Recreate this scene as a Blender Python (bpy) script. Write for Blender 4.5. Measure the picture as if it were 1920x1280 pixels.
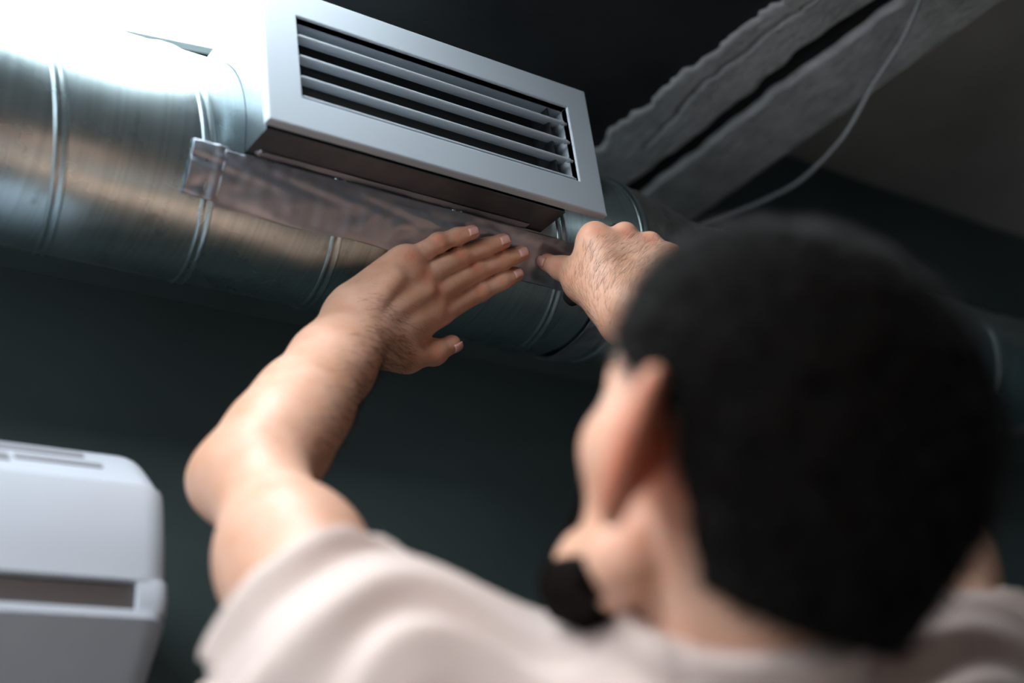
import bpy, bmesh, math, random
import numpy as np
from mathutils import Matrix, Vector

random.seed(7); RNG = np.random.default_rng(7)
scene = bpy.context.scene
for o in list(bpy.data.objects): bpy.data.objects.remove(o)
COL = scene.collection

# ------------------------------------------------------------------ camera
K = 0.8                     # layout unit -> metres (duct 0.20 m across)
CZ = 1.38                   # camera height
F = 1920 * 50 / 36.0
def cam_rows(yaw, pitch, roll):
    cy, sy, cp, sp = math.cos(yaw), math.sin(yaw), math.cos(pitch), math.sin(pitch)
    fwd = np.array([sy*cp, cy*cp, sp]); right = np.array([cy, -sy, 0.0]); up = np.cross(right, fwd)
    c, s = math.cos(roll), math.sin(roll)
    return np.array([right*c + up*s, -right*s + up*c, fwd])
M = cam_rows(math.radians(39.97), math.radians(25.69), math.radians(-8.19))
cam_data = bpy.data.cameras.new('camera'); cam = bpy.data.objects.new('camera', cam_data); COL.objects.link(cam)
cam_data.lens = 50; cam_data.sensor_width = 36; cam_data.clip_start = 0.05; cam_data.clip_end = 60
mw = Matrix.Identity(4)
for i in range(3):
    mw[i][0], mw[i][1], mw[i][2] = M[0][i], M[1][i], -M[2][i]
mw[2][3] = CZ
cam.matrix_world = mw
cam_data.dof.use_dof = True; cam_data.dof.focus_distance = 1.335; cam_data.dof.aperture_fstop = 2.2
scene.camera = cam

# ------------------------------------------------------------------ world, daylight, exposure
world = bpy.data.worlds.new('world'); scene.world = world; world.use_nodes = True
bg = world.node_tree.nodes['Background']; bg.inputs[0].default_value = (0.62, 0.78, 1.0, 1); bg.inputs[1].default_value = 1.0
def area(name, loc, target, size, size_y, power, color):
    l = bpy.data.lights.new(name, 'AREA'); l.shape = 'RECTANGLE'; l.size = size; l.size_y = size_y; l.energy = power; l.color = color
    o = bpy.data.objects.new(name, l); COL.objects.link(o); o.location = loc
    o.rotation_euler = (Vector(target) - Vector(loc)).to_track_quat('-Z', 'Y').to_euler()
    return o
area('window_daylight', (-1.72, 0.15, 1.75), (0.6, 0.35, 1.72), 1.3, 1.1, 13, (0.93, 0.97, 1.0))
scene.view_settings.view_transform = 'Standard'; scene.view_settings.look = 'None'
scene.view_settings.gamma = 1; scene.view_settings.exposure = 0.25; scene.view_settings.use_curve_mapping = False

# ------------------------------------------------------------------ helpers
ORG = np.array([0, 0, CZ])
def U(x, y, z): return np.array([K*x, K*y, K*z + CZ])          # layout units (camera at 0) -> world
def C(px, py, d):                                               # photo point at a real depth -> world
    return M.T @ np.array([(px-960)/F*d, -(py-640)/F*d, d]) + ORG
def CV(x, y, z):                                                # camera-frame direction -> world direction
    v = M.T @ np.array([x, y, z], float); return v/np.linalg.norm(v)
def norm(v): v = np.asarray(v, float); return v/np.linalg.norm(v)

def link(name, me, mat=None, parent=None, smooth=False):
    o = bpy.data.objects.new(name, me); COL.objects.link(o)
    if mat is not None: me.materials.append(mat)
    if smooth: me.polygons.foreach_set('use_smooth', [True]*len(me.polygons))
    if parent is not None: setparent(o, parent)
    return o
def setparent(o, p):
    o.parent = p
    w = p.matrix_basis.copy(); q = p
    while q.parent is not None:
        w = q.parent.matrix_basis @ q.matrix_parent_inverse @ w if False else w; q = q.parent
    loc = Vector(p.get('org', (0, 0, 0)))
    o.matrix_parent_inverse = Matrix.Translation(-loc)
def tag(o, label=None, cat=None, group=None, kind=None):
    if label: o['label'] = label
    if cat: o['category'] = cat
    if group: o['group'] = group
    if kind: o['kind'] = kind
    return o
def empty(name, loc, label, cat, group=None):
    o = bpy.data.objects.new(name, None); COL.objects.link(o); o.location = [float(v) for v in loc]; o['org'] = [float(v) for v in loc]
    o.empty_display_size = 0.05
    return tag(o, label, cat, group)
def pydata(name, v, f, mat=None, parent=None, smooth=False):
    me = bpy.data.meshes.new(name); me.from_pydata([tuple(map(float, p)) for p in v], [], [tuple(map(int, q)) for q in f]); me.update()
    return link(name, me, mat, parent, smooth)
def nparray_mesh(name, v, q):
    me = bpy.data.meshes.new(name); v = np.asarray(v, np.float32); q = np.asarray(q, np.int32); n = q.shape[1]
    me.vertices.add(len(v)); me.vertices.foreach_set('co', v.ravel())
    me.loops.add(q.size); me.loops.foreach_set('vertex_index', q.ravel())
    me.polygons.add(len(q)); me.polygons.foreach_set('loop_start', np.arange(0, q.size, n, dtype=np.int32))
    me.polygons.foreach_set('use_smooth', np.ones(len(q), bool)); me.update(calc_edges=True); me.validate()
    return me
def box(name, lo, hi, mat, parent=None, bevel=0.0, seg=2):
    bm = bmesh.new(); bmesh.ops.create_cube(bm, size=1)
    lo, hi = np.minimum(lo, hi), np.maximum(lo, hi)
    for v in bm.verts: v.co = Vector([lo[i] + (v.co[i]+.5)*(hi[i]-lo[i]) for i in range(3)])
    if bevel: bmesh.ops.bevel(bm, geom=bm.edges[:], offset=bevel, segments=seg, profile=.5, affect='EDGES')
    me = bpy.data.meshes.new(name); bm.to_mesh(me); bm.free()
    return link(name, me, mat, parent, False)
def shade_auto(o, ang=35):
    me = o.data; me.polygons.foreach_set('use_smooth', [True]*len(me.polygons))
    me.set_sharp_from_angle(angle=math.radians(ang)); return o
def grid(name, fn, us, vs, mat, parent=None, close_u=False, smooth=True, thick=0, flip=False):
    nu, nv = len(us), len(vs); v = [fn(a, b) for a in us for b in vs]; f = []
    for i in range(nu if close_u else nu-1):
        for j in range(nv-1):
            q = (i*nv+j, ((i+1) % nu)*nv+j, ((i+1) % nu)*nv+j+1, i*nv+j+1)
            f.append(q[::-1] if flip else q)
    o = pydata(name, v, f, mat, parent, smooth)
    if thick:
        m = o.modifiers.new('thick', 'SOLIDIFY'); m.thickness = thick; m.offset = 1
    return o
def tube(name, path, r, mat, parent=None, n=10):
    path = [np.asarray(p, float) for p in path]; vs = []; fs = []
    ref = np.array([0.3, 0.2, 0.93])
    for i, p in enumerate(path):
        t = norm(path[min(i+1, len(path)-1)] - path[max(i-1, 0)]); a = norm(np.cross(t, ref)); b = np.cross(t, a)
        rr = r[i] if hasattr(r, '__len__') else r
        for k in range(n):
            an = 2*math.pi*k/n; vs.append(p + rr*(a*math.cos(an) + b*math.sin(an)))
    for i in range(len(path)-1):
        for k in range(n): fs.append((i*n+k, i*n+(k+1) % n, (i+1)*n+(k+1) % n, (i+1)*n+k))
    fs.append(tuple(range(n))[::-1]); fs.append(tuple(range((len(path)-1)*n, len(path)*n)))
    o = pydata(name, vs, fs, mat, parent); return shade_auto(o, 50)
def spline(pts, n):
    pts = [np.asarray(p, float) for p in pts]; P = [2*pts[0]-pts[1]] + pts + [2*pts[-1]-pts[-2]]; out = []
    for i in range(len(pts)-1):
        a, b, c, d = P[i:i+4]
        for k in range(n):
            t = k/n; out.append(.5*((2*b)+(-a+c)*t+(2*a-5*b+4*c-d)*t*t+(-a+3*b-3*c+d)*t**3))
    out.append(pts[-1]); return out

# ------------------------------------------------------------------ materials
def new_mat(name):
    m = bpy.data.materials.new(name); m.use_nodes = True; nt = m.node_tree; return m, nt, nt.nodes['Principled BSDF']
def N(nt, t, **kw):
    n = nt.nodes.new(t)
    for k, v in kw.items():
        if k.startswith('i_'): n.inputs[k[2:].replace('_', ' ')].default_value = v
        else: setattr(n, k, v)
    return n
def noise(nt, scale, detail=4, rough=.5, stretch=None):
    tc = N(nt, 'ShaderNodeTexCoord'); mp = N(nt, 'ShaderNodeMapping'); n = N(nt, 'ShaderNodeTexNoise', i_Scale=scale, i_Detail=detail, i_Roughness=rough)
    if stretch: mp.inputs['Scale'].default_value = stretch
    nt.links.new(tc.outputs['Object'], mp.inputs[0]); nt.links.new(mp.outputs[0], n.inputs['Vector']); return n.outputs['Fac']
def ramp(nt, fac, stops):
    r = N(nt, 'ShaderNodeValToRGB'); e = r.color_ramp.elements
    while len(e) < len(stops): e.new(.5)
    for q, (p, c) in zip(e, stops): q.position = p; q.color = (*c, 1) if len(c) == 3 else c
    nt.links.new(fac, r.inputs[0]); return r.outputs[0]
def bump(nt, bs, h, strength, dist=.002):
    b = N(nt, 'ShaderNodeBump', i_Strength=strength, i_Distance=dist); nt.links.new(h, b.inputs['Height']); nt.links.new(b.outputs[0], bs.inputs['Normal']); return b
def simple(name, col, rough=.5, metal=0, var=.0, scale=20, bmp=0, bscale=200, **kw):
    m, nt, bs = new_mat(name); bs.inputs['Base Color'].default_value = (*col, 1); bs.inputs['Roughness'].default_value = rough; bs.inputs['Metallic'].default_value = metal
    if var:
        f = noise(nt, scale); c = np.array(col); nt.links.new(ramp(nt, f, [(.3, tuple(c*(1-var))), (.7, tuple(np.clip(c*(1+var), 0, 1)))]), bs.inputs['Base Color'])
    if bmp: bump(nt, bs, noise(nt, bscale, 6), bmp)
    for k, v in kw.items(): bs.inputs[k.replace('_', ' ')].default_value = v
    return m
def emission(name, col, s):
    m, nt, bs = new_mat(name); bs.inputs['Base Color'].default_value = (.9, .9, .9, 1); bs.inputs['Emission Color'].default_value = (*col, 1); bs.inputs['Emission Strength'].default_value = s; return m

m_wall = simple('dark_green_paint', (.068, .100, .101), .75, var=.12, scale=3, bmp=.15, bscale=60)
m_beige = simple('beige_paint', (.36, .33, .32), .8, var=.05, scale=3)
m_ceil = simple('black_painted_concrete', (.017, .017, .018), .85, var=.5, scale=7, bmp=.6, bscale=60)
m_floor = simple('grey_screed', (.36, .32, .29), .6, var=.2, scale=5)
m_slab = simple('grey_concrete_slab', (.42, .405, .39), .9, var=.2, scale=4, bmp=.4, bscale=50)
def concrete():
    m, nt, bs = new_mat('rough_concrete')
    f = noise(nt, 22, 8, .65); g = noise(nt, 130, 4)
    c = ramp(nt, f, [(.3, (.36, .355, .35)), (.55, (.52, .51, .505)), (.75, (.66, .65, .645))])
    mx = N(nt, 'ShaderNodeMix', data_type='RGBA', blend_type='MULTIPLY'); mx.inputs[0].default_value = 1
    nt.links.new(c, mx.inputs[6]); nt.links.new(ramp(nt, g, [(.28, (.45, .43, .42)), (.36, (1, 1, 1))]), mx.inputs[7]); nt.links.new(mx.outputs[2], bs.inputs['Base Color'])
    bs.inputs['Roughness'].default_value = .95; bump(nt, bs, noise(nt, 260, 6, .6), .5, .002); return m
m_conc = concrete()
def galvanised(name, base, r0, r1, brush=(300, 5, 5), aniso=.55, dirt=.5):
    m, nt, bs = new_mat(name); bs.inputs['Metallic'].default_value = 1
    br = noise(nt, 1, 3, .6, brush); cl = noise(nt, 9, 4, .6); sp = noise(nt, 45, 6, .7, (1, .6, .6))
    c = ramp(nt, br, [(.25, tuple(np.array(base)*.80)), (.75, tuple(np.array(base)*1.12))])
    mx = N(nt, 'ShaderNodeMix', data_type='RGBA', blend_type='MULTIPLY'); mx.inputs[0].default_value = dirt
    nt.links.new(c, mx.inputs[6]); nt.links.new(ramp(nt, sp, [(.30, (.35, .33, .30)), (.42, (1, 1, 1))]), mx.inputs[7])
    nt.links.new(mx.outputs[2], bs.inputs['Base Color'])
    nt.links.new(ramp(nt, cl, [(.3, (r0,)*3), (.7, (r1,)*3)]), bs.inputs['Roughness'])
    bump(nt, bs, br, .12, .0006)
    if aniso:
        bs.inputs['Anisotropic'].default_value = aniso; tg = N(nt, 'ShaderNodeTangent', direction_type='RADIAL', axis='X'); nt.links.new(tg.outputs[0], bs.inputs['Tangent'])
    return m
m_galv = galvanised('brushed_galvanised_steel', (.49, .615, .64), .24, .36)
m_galv2 = galvanised('dull_galvanised_steel', (.42, .43, .42), .34, .48, (120, 60, 60), 0, .6)
m_sheet = galvanised('sheet_steel', (.14, .16, .175), .40, .48, (30, 30, 30), 0, .25)
def foil():
    m, nt, bs = new_mat('aluminium_foil_tape'); bs.inputs['Metallic'].default_value = 1; bs.inputs['Base Color'].default_value = (.43, .47, .53, 1)
    bs.inputs['Roughness'].default_value = .46
    a = noise(nt, 28, 3, .5, (1, 1.5, 1.5)); b = noise(nt, 1, 1, .5, (900, 900, 900))
    ad = N(nt, 'ShaderNodeMath', operation='MULTIPLY_ADD'); ad.inputs[1].default_value = .06; nt.links.new(b, ad.inputs[0]); nt.links.new(a, ad.inputs[2])
    bump(nt, bs, ad.outputs[0], .24, .004); return m
m_foil = foil()
m_white = simple('white_powder_coat', (.42, .475, .52), .38, var=.02, scale=6, bmp=.03, bscale=500)
m_blackin = simple('matt_black', (.006, .006, .006), .8)
m_plastic = simple('white_abs_plastic', (.60, .645, .71), .32, var=.015, scale=4)
m_acdark = simple('recess_shade', (.10, .085, .08), .5)
m_lampbody = simple('white_aluminium', (.8, .8, .8), .4)
m_led = emission('led_diffuser', (.88, .945, 1.0), 14.5)
m_cable = simple('clear_plastic_cable', (.42, .43, .43), .25)
m_rubber = simple('black_rubber', (.012, .012, .013), .45)
m_glassm, _nt, _bs = new_mat('window_glass')
_bs.inputs['Roughness'].default_value = .02; _bs.inputs['Base Color'].default_value = (.8, .85, .85, 1)
_tr = N(_nt, 'ShaderNodeBsdfTransparent'); _mx = N(_nt, 'ShaderNodeMixShader'); _mx.inputs[0].default_value = .06
_nt.links.new(_tr.outputs[0], _mx.inputs[1]); _nt.links.new(_bs.outputs[0], _mx.inputs[2]); _nt.links.new(_mx.outputs[0], _nt.nodes['Material Output'].inputs[0])
m_frame = simple('white_window_frame', (.75, .75, .74), .4)

def skin():
    m, nt, bs = new_mat('skin')
    n1 = noise(nt, 26, 5, .6); n2 = noise(nt, 160, 3, .5)
    base = ramp(nt, n1, [(.3, (.60, .310, .195)), (.7, (.74, .445, .325))])
    at = N(nt, 'ShaderNodeAttribute', attribute_name='redness'); mx = N(nt, 'ShaderNodeMix', data_type='RGBA'); mx.inputs[7].default_value = (.55, .13, .06, 1)
    nt.links.new(at.outputs['Fac'], mx.inputs[0]); nt.links.new(base, mx.inputs[6]); nt.links.new(mx.outputs[2], bs.inputs['Base Color'])
    sw = N(nt, 'ShaderNodeMath', operation='MULTIPLY_ADD', use_clamp=True); sw.inputs[1].default_value = .6; sw.inputs[2].default_value = .32; nt.links.new(at.outputs['Fac'], sw.inputs[0]); nt.links.new(sw.outputs[0], bs.inputs['Subsurface Weight'])
    bs.inputs['Roughness'].default_value = .48; bs.inputs['Subsurface Scale'].default_value = .009
    bs.inputs['Subsurface Radius'].default_value = (1.0, .32, .16); bs.inputs['Specular IOR Level'].default_value = .4
    wr = noise(nt, 330, 5, .6, (1, 1, 1)); bump(nt, bs, wr, .28, .0009); return m
m_skin = skin()
m_nail = simple('fingernail', (.66, .36, .30), .28, var=.05, scale=60)
m_hair = simple('dark_brown_hair', (.0030, .0020, .0015), .7, var=.4, scale=60, bmp=.7, bscale=320, Specular_IOR_Level=.03)
m_strand = simple('hair_strand', (.004, .0028, .0022), .38, Specular_IOR_Level=.4)
m_armhair = simple('arm_hair', (.035, .018, .010), .5)
def cloth():
    m, nt, bs = new_mat('beige_cotton'); nt.links.new(ramp(nt, noise(nt, 12, 4), [(.3, (.60, .475, .42)), (.7, (.66, .53, .475))]), bs.inputs['Base Color'])
    bs.inputs['Roughness'].default_value = .9; bs.inputs['Sheen Weight'].default_value = .25; bump(nt, bs, noise(nt, 900, 3), .2, .0006); return m
m_shirt = cloth()
m_trouser = simple('dark_denim', (.03, .035, .05), .85, var=.2, scale=40)
m_shoe = simple('black_shoe', (.015, .015, .015), .5)
m_eye = simple('eye_white', (.75, .72, .70), .15)
m_iris = simple('brown_iris', (.05, .025, .012), .1)

# ------------------------------------------------------------------ room shell
YW = 1.47; ZS = 1.483; ZB = 1.243                      # back wall, high slab, low soffit (layout units)
x0, x1, y0 = -1.60, 3.6, -2.4                          # room extents in metres
yw, zs, zb = K*YW, K*ZS+CZ, K*ZB+CZ
tag(box('wall_back', (x0-.15, yw, 0), (x1+.15, yw+.15, zs+.2), m_wall), 'dark green painted wall behind the duct', 'wall', kind='structure')
tag(box('wall_right', (x1, y0, 0), (x1+.15, yw, zs+.2), m_wall), 'dark green side wall far right', 'wall', kind='structure')
tag(box('wall_front', (x0-.15, y0-.15, 0), (x1+.15, y0, zs+.2), m_beige), 'pale beige wall behind the photographer', 'wall', kind='structure')
tag(box('floor', (x0-.15, y0-.15, -.12), (x1+.15, yw+.15, 0), m_floor), 'grey screed floor', 'floor', kind='structure')
# left wall with a window opening
wy0, wy1, wz0, wz1 = -.55, .85, 1.15, 2.32
def wall_with_hole():
    bm = bmesh.new()
    for lo, hi in (((x0-.15, y0, 0), (x0, wy0, zs+.2)), ((x0-.15, wy1, 0), (x0, yw, zs+.2)), ((x0-.15, wy0, 0), (x0, wy1, wz0)), ((x0-.15, wy0, wz1), (x0, wy1, zs+.2))):
        r = bmesh.ops.create_cube(bm, size=1)['verts']
        for v in r: v.co = Vector([lo[i] + (v.co[i]+.5)*(hi[i]-lo[i]) for i in range(3)])
    me = bpy.data.meshes.new('wall_left'); bm.to_mesh(me); bm.free(); return link('wall_left', me, m_wall)
tag(wall_with_hole(), 'dark green side wall with a window', 'wall', kind='structure')
win = empty('window_1', (x0-.06, (wy0+wy1)/2, wz0), 'white framed window in the left wall', 'window'); win['kind'] = 'structure'
for a, b in (((wy0, wz0), (wy1, wz0+.05)), ((wy0, wz1-.05), (wy1, wz1)), ((wy0, wz0+.05), (wy0+.05, wz1-.05)), ((wy1-.05, wz0+.05), (wy1, wz1-.05)), (((wy0+wy1)/2-.025, wz0+.05), ((wy0+wy1)/2+.025, wz1-.05))):
    box('window_frame', (x0-.09, a[0], a[1]), (x0-.03, b[0], b[1]), m_frame, win, .004)
for a, b in ((wy0+.05, (wy0+wy1)/2-.025), ((wy0+wy1)/2+.025, wy1-.05)):
    box('window_pane', (x0-.063, a, wz0+.05), (x0-.057, b, wz1-.05), m_glassm, win)
# ceiling: high slab, dark soffit, two rough concrete strips with an open joint between them
ceil = tag(box('ceiling', (x0-.15, y0-.15, zs), (x1+.15, yw+.15, zs+.2), m_slab), 'grey concrete slab ceiling', 'ceiling', kind='structure')
XL, XG0, XG1, XR = 1.372*K, 1.494*K, 1.536*K, 1.682*K
box('painted_soffit', (x0-.15, y0, zb+.004), (XL+.02, yw, zs), m_ceil, ceil)
box('joint_shade', (XG0-.012, y0, zb+.009), (XG1+.02, yw, zs), m_blackin, ceil)  # black block stands in for the shade inside the open joint
def smoothnoise(n, seed, sc):
    r = np.random.default_rng(seed); t = np.arange(n)/sc; k = np.floor(t).astype(int); f = t-k; f = f*f*(3-2*f); v = r.uniform(-1, 1, k.max()+2); return v[k]*(1-f)+v[k+1]*f
ys = np.arange(-1.0, yw+.001, .004); ny = len(ys)
ragL = smoothnoise(ny, 1, 2)*.005 + smoothnoise(ny, 2, 8)*.006
ragG0 = smoothnoise(ny, 3, 7)*.004 + smoothnoise(ny, 4, 25)*.006
ragG1 = smoothnoise(ny, 5, 6)*.004 + smoothnoise(ny, 6, 22)*.005
crack = smoothnoise(ny, 8, 14)*.006 + smoothnoise(ny, 9, 40)*.013
bumps = np.random.default_rng(3).normal(0, 1, (ny, 64)); 
for _ in range(2): bumps = (bumps+np.roll(bumps, 1, 0)+np.roll(bumps, -1, 0)+np.roll(bumps, 1, 1)+np.roll(bumps, -1, 1))/5*1.6
def strip(name, ea, eb, cr, seed):
    nx = 44; v = []; f = []
    for j in range(ny):
        xa, xb = ea(j), eb(j)
        for i in range(nx):
            t = i/(nx-1); x = xa+(xb-xa)*t
            edge = min(t, 1-t); z = zb - .001 + (.006*math.exp(-edge*75)) + bumps[j, (i+seed) % 64]*.0004
            if cr is not None and -.3 < ys[j] < yw-.12:
                z += .009*math.exp(-((x-(xa*.5+xb*.5+cr[j]))/.0022)**2)
            v.append((x, ys[j], z))
    for j in range(ny-1):
        for i in range(nx-1):
            a = j*nx+i; f.append((a, a+nx, a+nx+1, a+1))
    n0 = len(v)
    for j in range(ny):                               # side skirts up to the slab
        v.append((v[j*nx][0], ys[j], zs)); v.append((v[j*nx+nx-1][0], ys[j], zs))
    for j in range(ny-1):
        f.append((j*nx, n0+2*j, n0+2*j+2, (j+1)*nx)); f.append((j*nx+nx-1, (j+1)*nx+nx-1, n0+2*j+3, n0+2*j+1))
    o = pydata(name, v, f, m_conc, ceil, True); o.data.set_sharp_from_angle(angle=math.radians(50)); return o
strip('concrete_beam_edge', lambda j: XL+ragL[j], lambda j: XG0+ragG0[j], crack, 0)
strip('concrete_beam_edge', lambda j: XG1+ragG1[j], lambda j: XR, None, 20)

# ------------------------------------------------------------------ LED panels on the ceiling
def obox(name, lo, hi, mat, parent, R3, org):
    o = box(name, lo, hi, mat, parent)
    for v in o.data.vertices: v.co = Vector(R3 @ np.array(v.co) + org)
    return o
def led_panel(corner, ang, w, h, label, zc=None):
    # corner = right rear corner; the panel runs w to the left and h towards the viewer
    c, s_ = math.cos(ang), math.sin(ang); R3 = np.array([[c, -s_, 0], [s_, c, 0], [0, 0, 1]]); org = np.array([corner[0], corner[1], zb if zc is None else zc])
    lamp = empty('led_panel', R3 @ np.array([-w/2, -h/2, 0]) + org, label, 'lamp', 'ceiling LED panels')
    t = .012
    obox('diffuser', (-w+t, -h+t, -.011), (-t, -t, -.003), m_led, lamp, R3, org)
    for lo, hi in (((-w, -h), (0, -h+t)), ((-w, -t), (0, 0)), ((-w, -h+t), (-w+t, -t)), ((-t, -h+t), (0, -t))):
        obox('frame_rail', (*lo, -.013), (*hi, .004), m_lampbody, lamp, R3, org)
led_panel((K*.770, K*1.392), math.radians(-8.5), .33, .56, 'glaring LED panel on the ceiling right above the duct')
led_panel((-.12, .52), 0, 1.2, .60, 'long LED panel on the ceiling out at far left, nearer the viewer')
led_panel((2.75, -1.0), 0, .50, .20, 'LED panel on the high slab at the right, behind the viewer', zs)

# ------------------------------------------------------------------ spiral duct
YC, ZC, RD = K*1.228, K*.905+CZ, K*.125
PITCH = K*.156
tag(box('light_blocker_1', (x0, YC+RD+.001, ZC-.02), (K*2.6, yw, ZC+.02), m_wall), 'added dark strip behind the duct that blocks lamp light', 'light blocker', kind='structure')  # added unseen strip, stops panel light falling through the gap onto the wall
duct = empty('ventilation_duct', (0, YC, ZC-RD), 'round spiral galvanised duct running along the dark green wall', 'duct')
def seamphase(x, th): return (x - K*.581 - PITCH*(math.degrees(th)+125)/360.0)/PITCH
def reduce_r(x):
    t = min(max((x - K*1.165)/(K*.21), 0), 1); t = t*t*(3-2*t); return RD + (K*.094-RD)*t, t
def ductpt(x, th, dr=0.0):
    r, t = reduce_r(x); return (x, YC + (r+dr)*math.cos(th), ZC + K*.008*t + (r+dr)*math.sin(th))
NT = 144; ths = [2*math.pi*k/NT for k in range(NT)]
grid('pipe', lambda th, x: ductpt(x, th), ths, list(np.linspace(x0, K*1.165, 40)), m_galv, duct, close_u=True)
def crumple(x, th, a, s=1.0):
    return a*(math.sin(x*190*s+3*math.sin(th*5+x*40))*math.sin(th*9*s+2*math.sin(x*90)) + .6*math.sin(x*310*s+th*14+1.3)*math.sin(th*17-x*120))
grid('reducer', lambda th, x: ductpt(x, th, crumple(x, th, .0011)), ths, list(np.linspace(K*1.165, K*1.375, 40)), m_galv2, duct, close_u=True)
grid('pipe', lambda th, x: ductpt(x, th), ths, list(np.linspace(K*1.375, x1, 30)), m_galv, duct, close_u=True)
def helix_seam(xa, xb):
    prof = [(-.0062, -.0004), (-.0050, .0016), (-.0030, .0020), (-.0016, .0002), (0, -.0001), (.0016, .0002), (.0030, .0020), (.0050, .0016), (.0062, -.0004)]
    base = K*.581; v = []; f = []
    n0 = math.floor((xa-base)/PITCH); n1 = math.ceil((xb-base)/PITCH); per = 90; pr = []
    for i in range((n1-n0)*per+1):
        turn = n0 + i/per; x = base + turn*PITCH; th = math.radians(-125) + 2*math.pi*turn
        # seam centre drifts +X with angle
        if xa <= x <= xb: pr.append((x, th))
    for x, th in pr:
        for dx, dr in prof: v.append(ductpt(min(max(x+dx, x0), x1), th, dr))
    m = len(prof)
    for i in range(len(pr)-1):
        for k in range(m-1): a = i*m+k; f.append((a, a+1, a+m+1, a+m))
    o = pydata('spiral_seam', v, f, m_galv, duct, True); return o
helix_seam(x0+.02, K*1.15); helix_seam(K*1.40, x1-.02)
def ring(x, w, h, mat, name):
    prof = [(-w/2-.001, -.0005), (-w/2, h*.8), (-w/4, h), (w/4, h), (w/2, h*.8), (w/2+.001, -.0005)]
    return grid(name, lambda th, i: ductpt(x+prof[i][0], th, prof[i][1]), ths, range(len(prof)), mat, duct, close_u=True)
ring(K*1.172, .010, .0022, m_galv, 'joint_ring')
ring(K*1.385, .012, .0024, m_galv, 'joint_ring')
ring(K*2.16, .030, .0040, m_galv2, 'coupling_ring'); ring(K*2.16, .008, .0075, m_galv2, 'coupling_ring')

# ------------------------------------------------------------------ plenum box on the duct
BX0, BX1, BYF, BZ0, BZ1 = K*.606, K*1.000, K*1.062, K*.858+CZ, K*1.035+CZ
bxr = empty('plenum_box', ((BX0+BX1)/2, BYF, BZ0), 'rectangular sheet steel box joining the white grille to the duct', 'duct box')
def saddle_y(z):
    d = RD*RD-(z-ZC)**2; return YC - math.sqrt(d) if d > 0 else YC
def side(x, xo, name):
    zz = np.linspace(BZ0, BZ1, 24); v = []
    for xx in (x, xo):
        for z in zz: v.append((xx, BYF, z)); v.append((xx, saddle_y(z)-.0008, z))
    n = len(zz); f = []
    for i in range(n-1):
        a = 2*i; f.append((a, a+1, a+3, a+2)); b = 2*n+2*i; f.append((b, b+2, b+3, b+1)); f.append((a, a+2, b+2, b)); f.append((a+1, b+1, b+3, a+3))
    f.append((0, 2*n, 2*n+1, 1)); f.append((2*n-2, 2*n-1, 4*n-1, 4*n-2))
    return pydata(name, v, f, m_sheet, bxr)
side(BX0, BX0+.0012, 'side_panel'); side(BX1-.0012, BX1, 'side_panel')
box('bottom_panel', (BX0+.0012, BYF, BZ0), (BX1-.0012, saddle_y(BZ0)-.001, BZ0+.0012), m_sheet, bxr)
box('top_panel', (BX0+.0012, BYF, BZ1-.0012), (BX1-.0012, YC-.01, BZ1), m_sheet, bxr)
box('inner_shade', (BX0+.002, BYF+.026, BZ0+.002), (BX1-.002, BYF+.030, BZ1-.002), m_blackin, bxr)  # black sheet paints in the darkness of the box behind the vanes

# ------------------------------------------------------------------ white grille
GX0, GX1, GZ0, GZ1 = K*.603, K*1.057, K*.862+CZ, K*1.045+CZ
IX0, IX1, IZ0, IZ1 = K*.645, K*1.021, K*.902+CZ, K*1.009+CZ
GYF, GYB = K*1.050, K*1.061
gr = empty('air_grille', ((GX0+GX1)/2, GYB, GZ0), 'white powder coated air grille with horizontal vanes above the hands', 'air vent')
def rail(a, b, c, d, name='frame_rail'):
    # a,b outer corners, c,d inner corners (x,z); mitred bar with a softly bevelled front
    bm = bmesh.new(); g = .0003
    P = [a, b, c, d]; fr = [bm.verts.new((p[0], GYF, p[1])) for p in P]; bk = [bm.verts.new((p[0], GYB, p[1])) for p in P]
    bm.faces.new(fr); bm.faces.new(bk[::-1])
    for i in range(4): bm.faces.new((fr[(i+1) % 4], fr[i], bk[i], bk[(i+1) % 4]))
    bmesh.ops.recalc_face_normals(bm, faces=bm.faces[:])
    e = [x for x in bm.edges if all(abs(v.co.y-GYF) < 1e-6 for v in x.verts)]
    e = [x for x in e if {tuple(x.verts[0].co.xz), tuple(x.verts[1].co.xz)} in [{tuple(fr[0].co.xz), tuple(fr[1].co.xz)}, {tuple(fr[2].co.xz), tuple(fr[3].co.xz)}]]
    bmesh.ops.bevel(bm, geom=e, offset=.0018, segments=3, profile=.5, affect='EDGES')
    me = bpy.data.meshes.new(name); bm.to_mesh(me); bm.free(); return link(name, me, m_white, gr)
g = .00015
rail((GX0, GZ1), (GX1, GZ1), (IX1+g, IZ1), (IX0-g, IZ1)); rail((GX1, GZ0), (GX0, GZ0), (IX0-g, IZ0), (IX1+g, IZ0))
rail((GX0, GZ0+g), (GX0, GZ1-g), (IX0, IZ1-g), (IX0, IZ0+g)); rail((GX1, GZ1-g), (GX1, GZ0+g), (IX1, IZ0+g), (IX1, IZ1-g))
for lo, hi in (((IX0-.001, IZ1), (IX1+.001, IZ1+.001)), ((IX0-.001, IZ0-.001), (IX1+.001, IZ0)), ((IX0-.001, IZ0), (IX0, IZ1)), ((IX1, IZ0), (IX1+.001, IZ1))):
    box('inner_flange', (lo[0], GYF+.002, lo[1]), (hi[0], GYB+.018, hi[1]), m_white, gr)
H = IZ1-IZ0
vane0 = None
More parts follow.
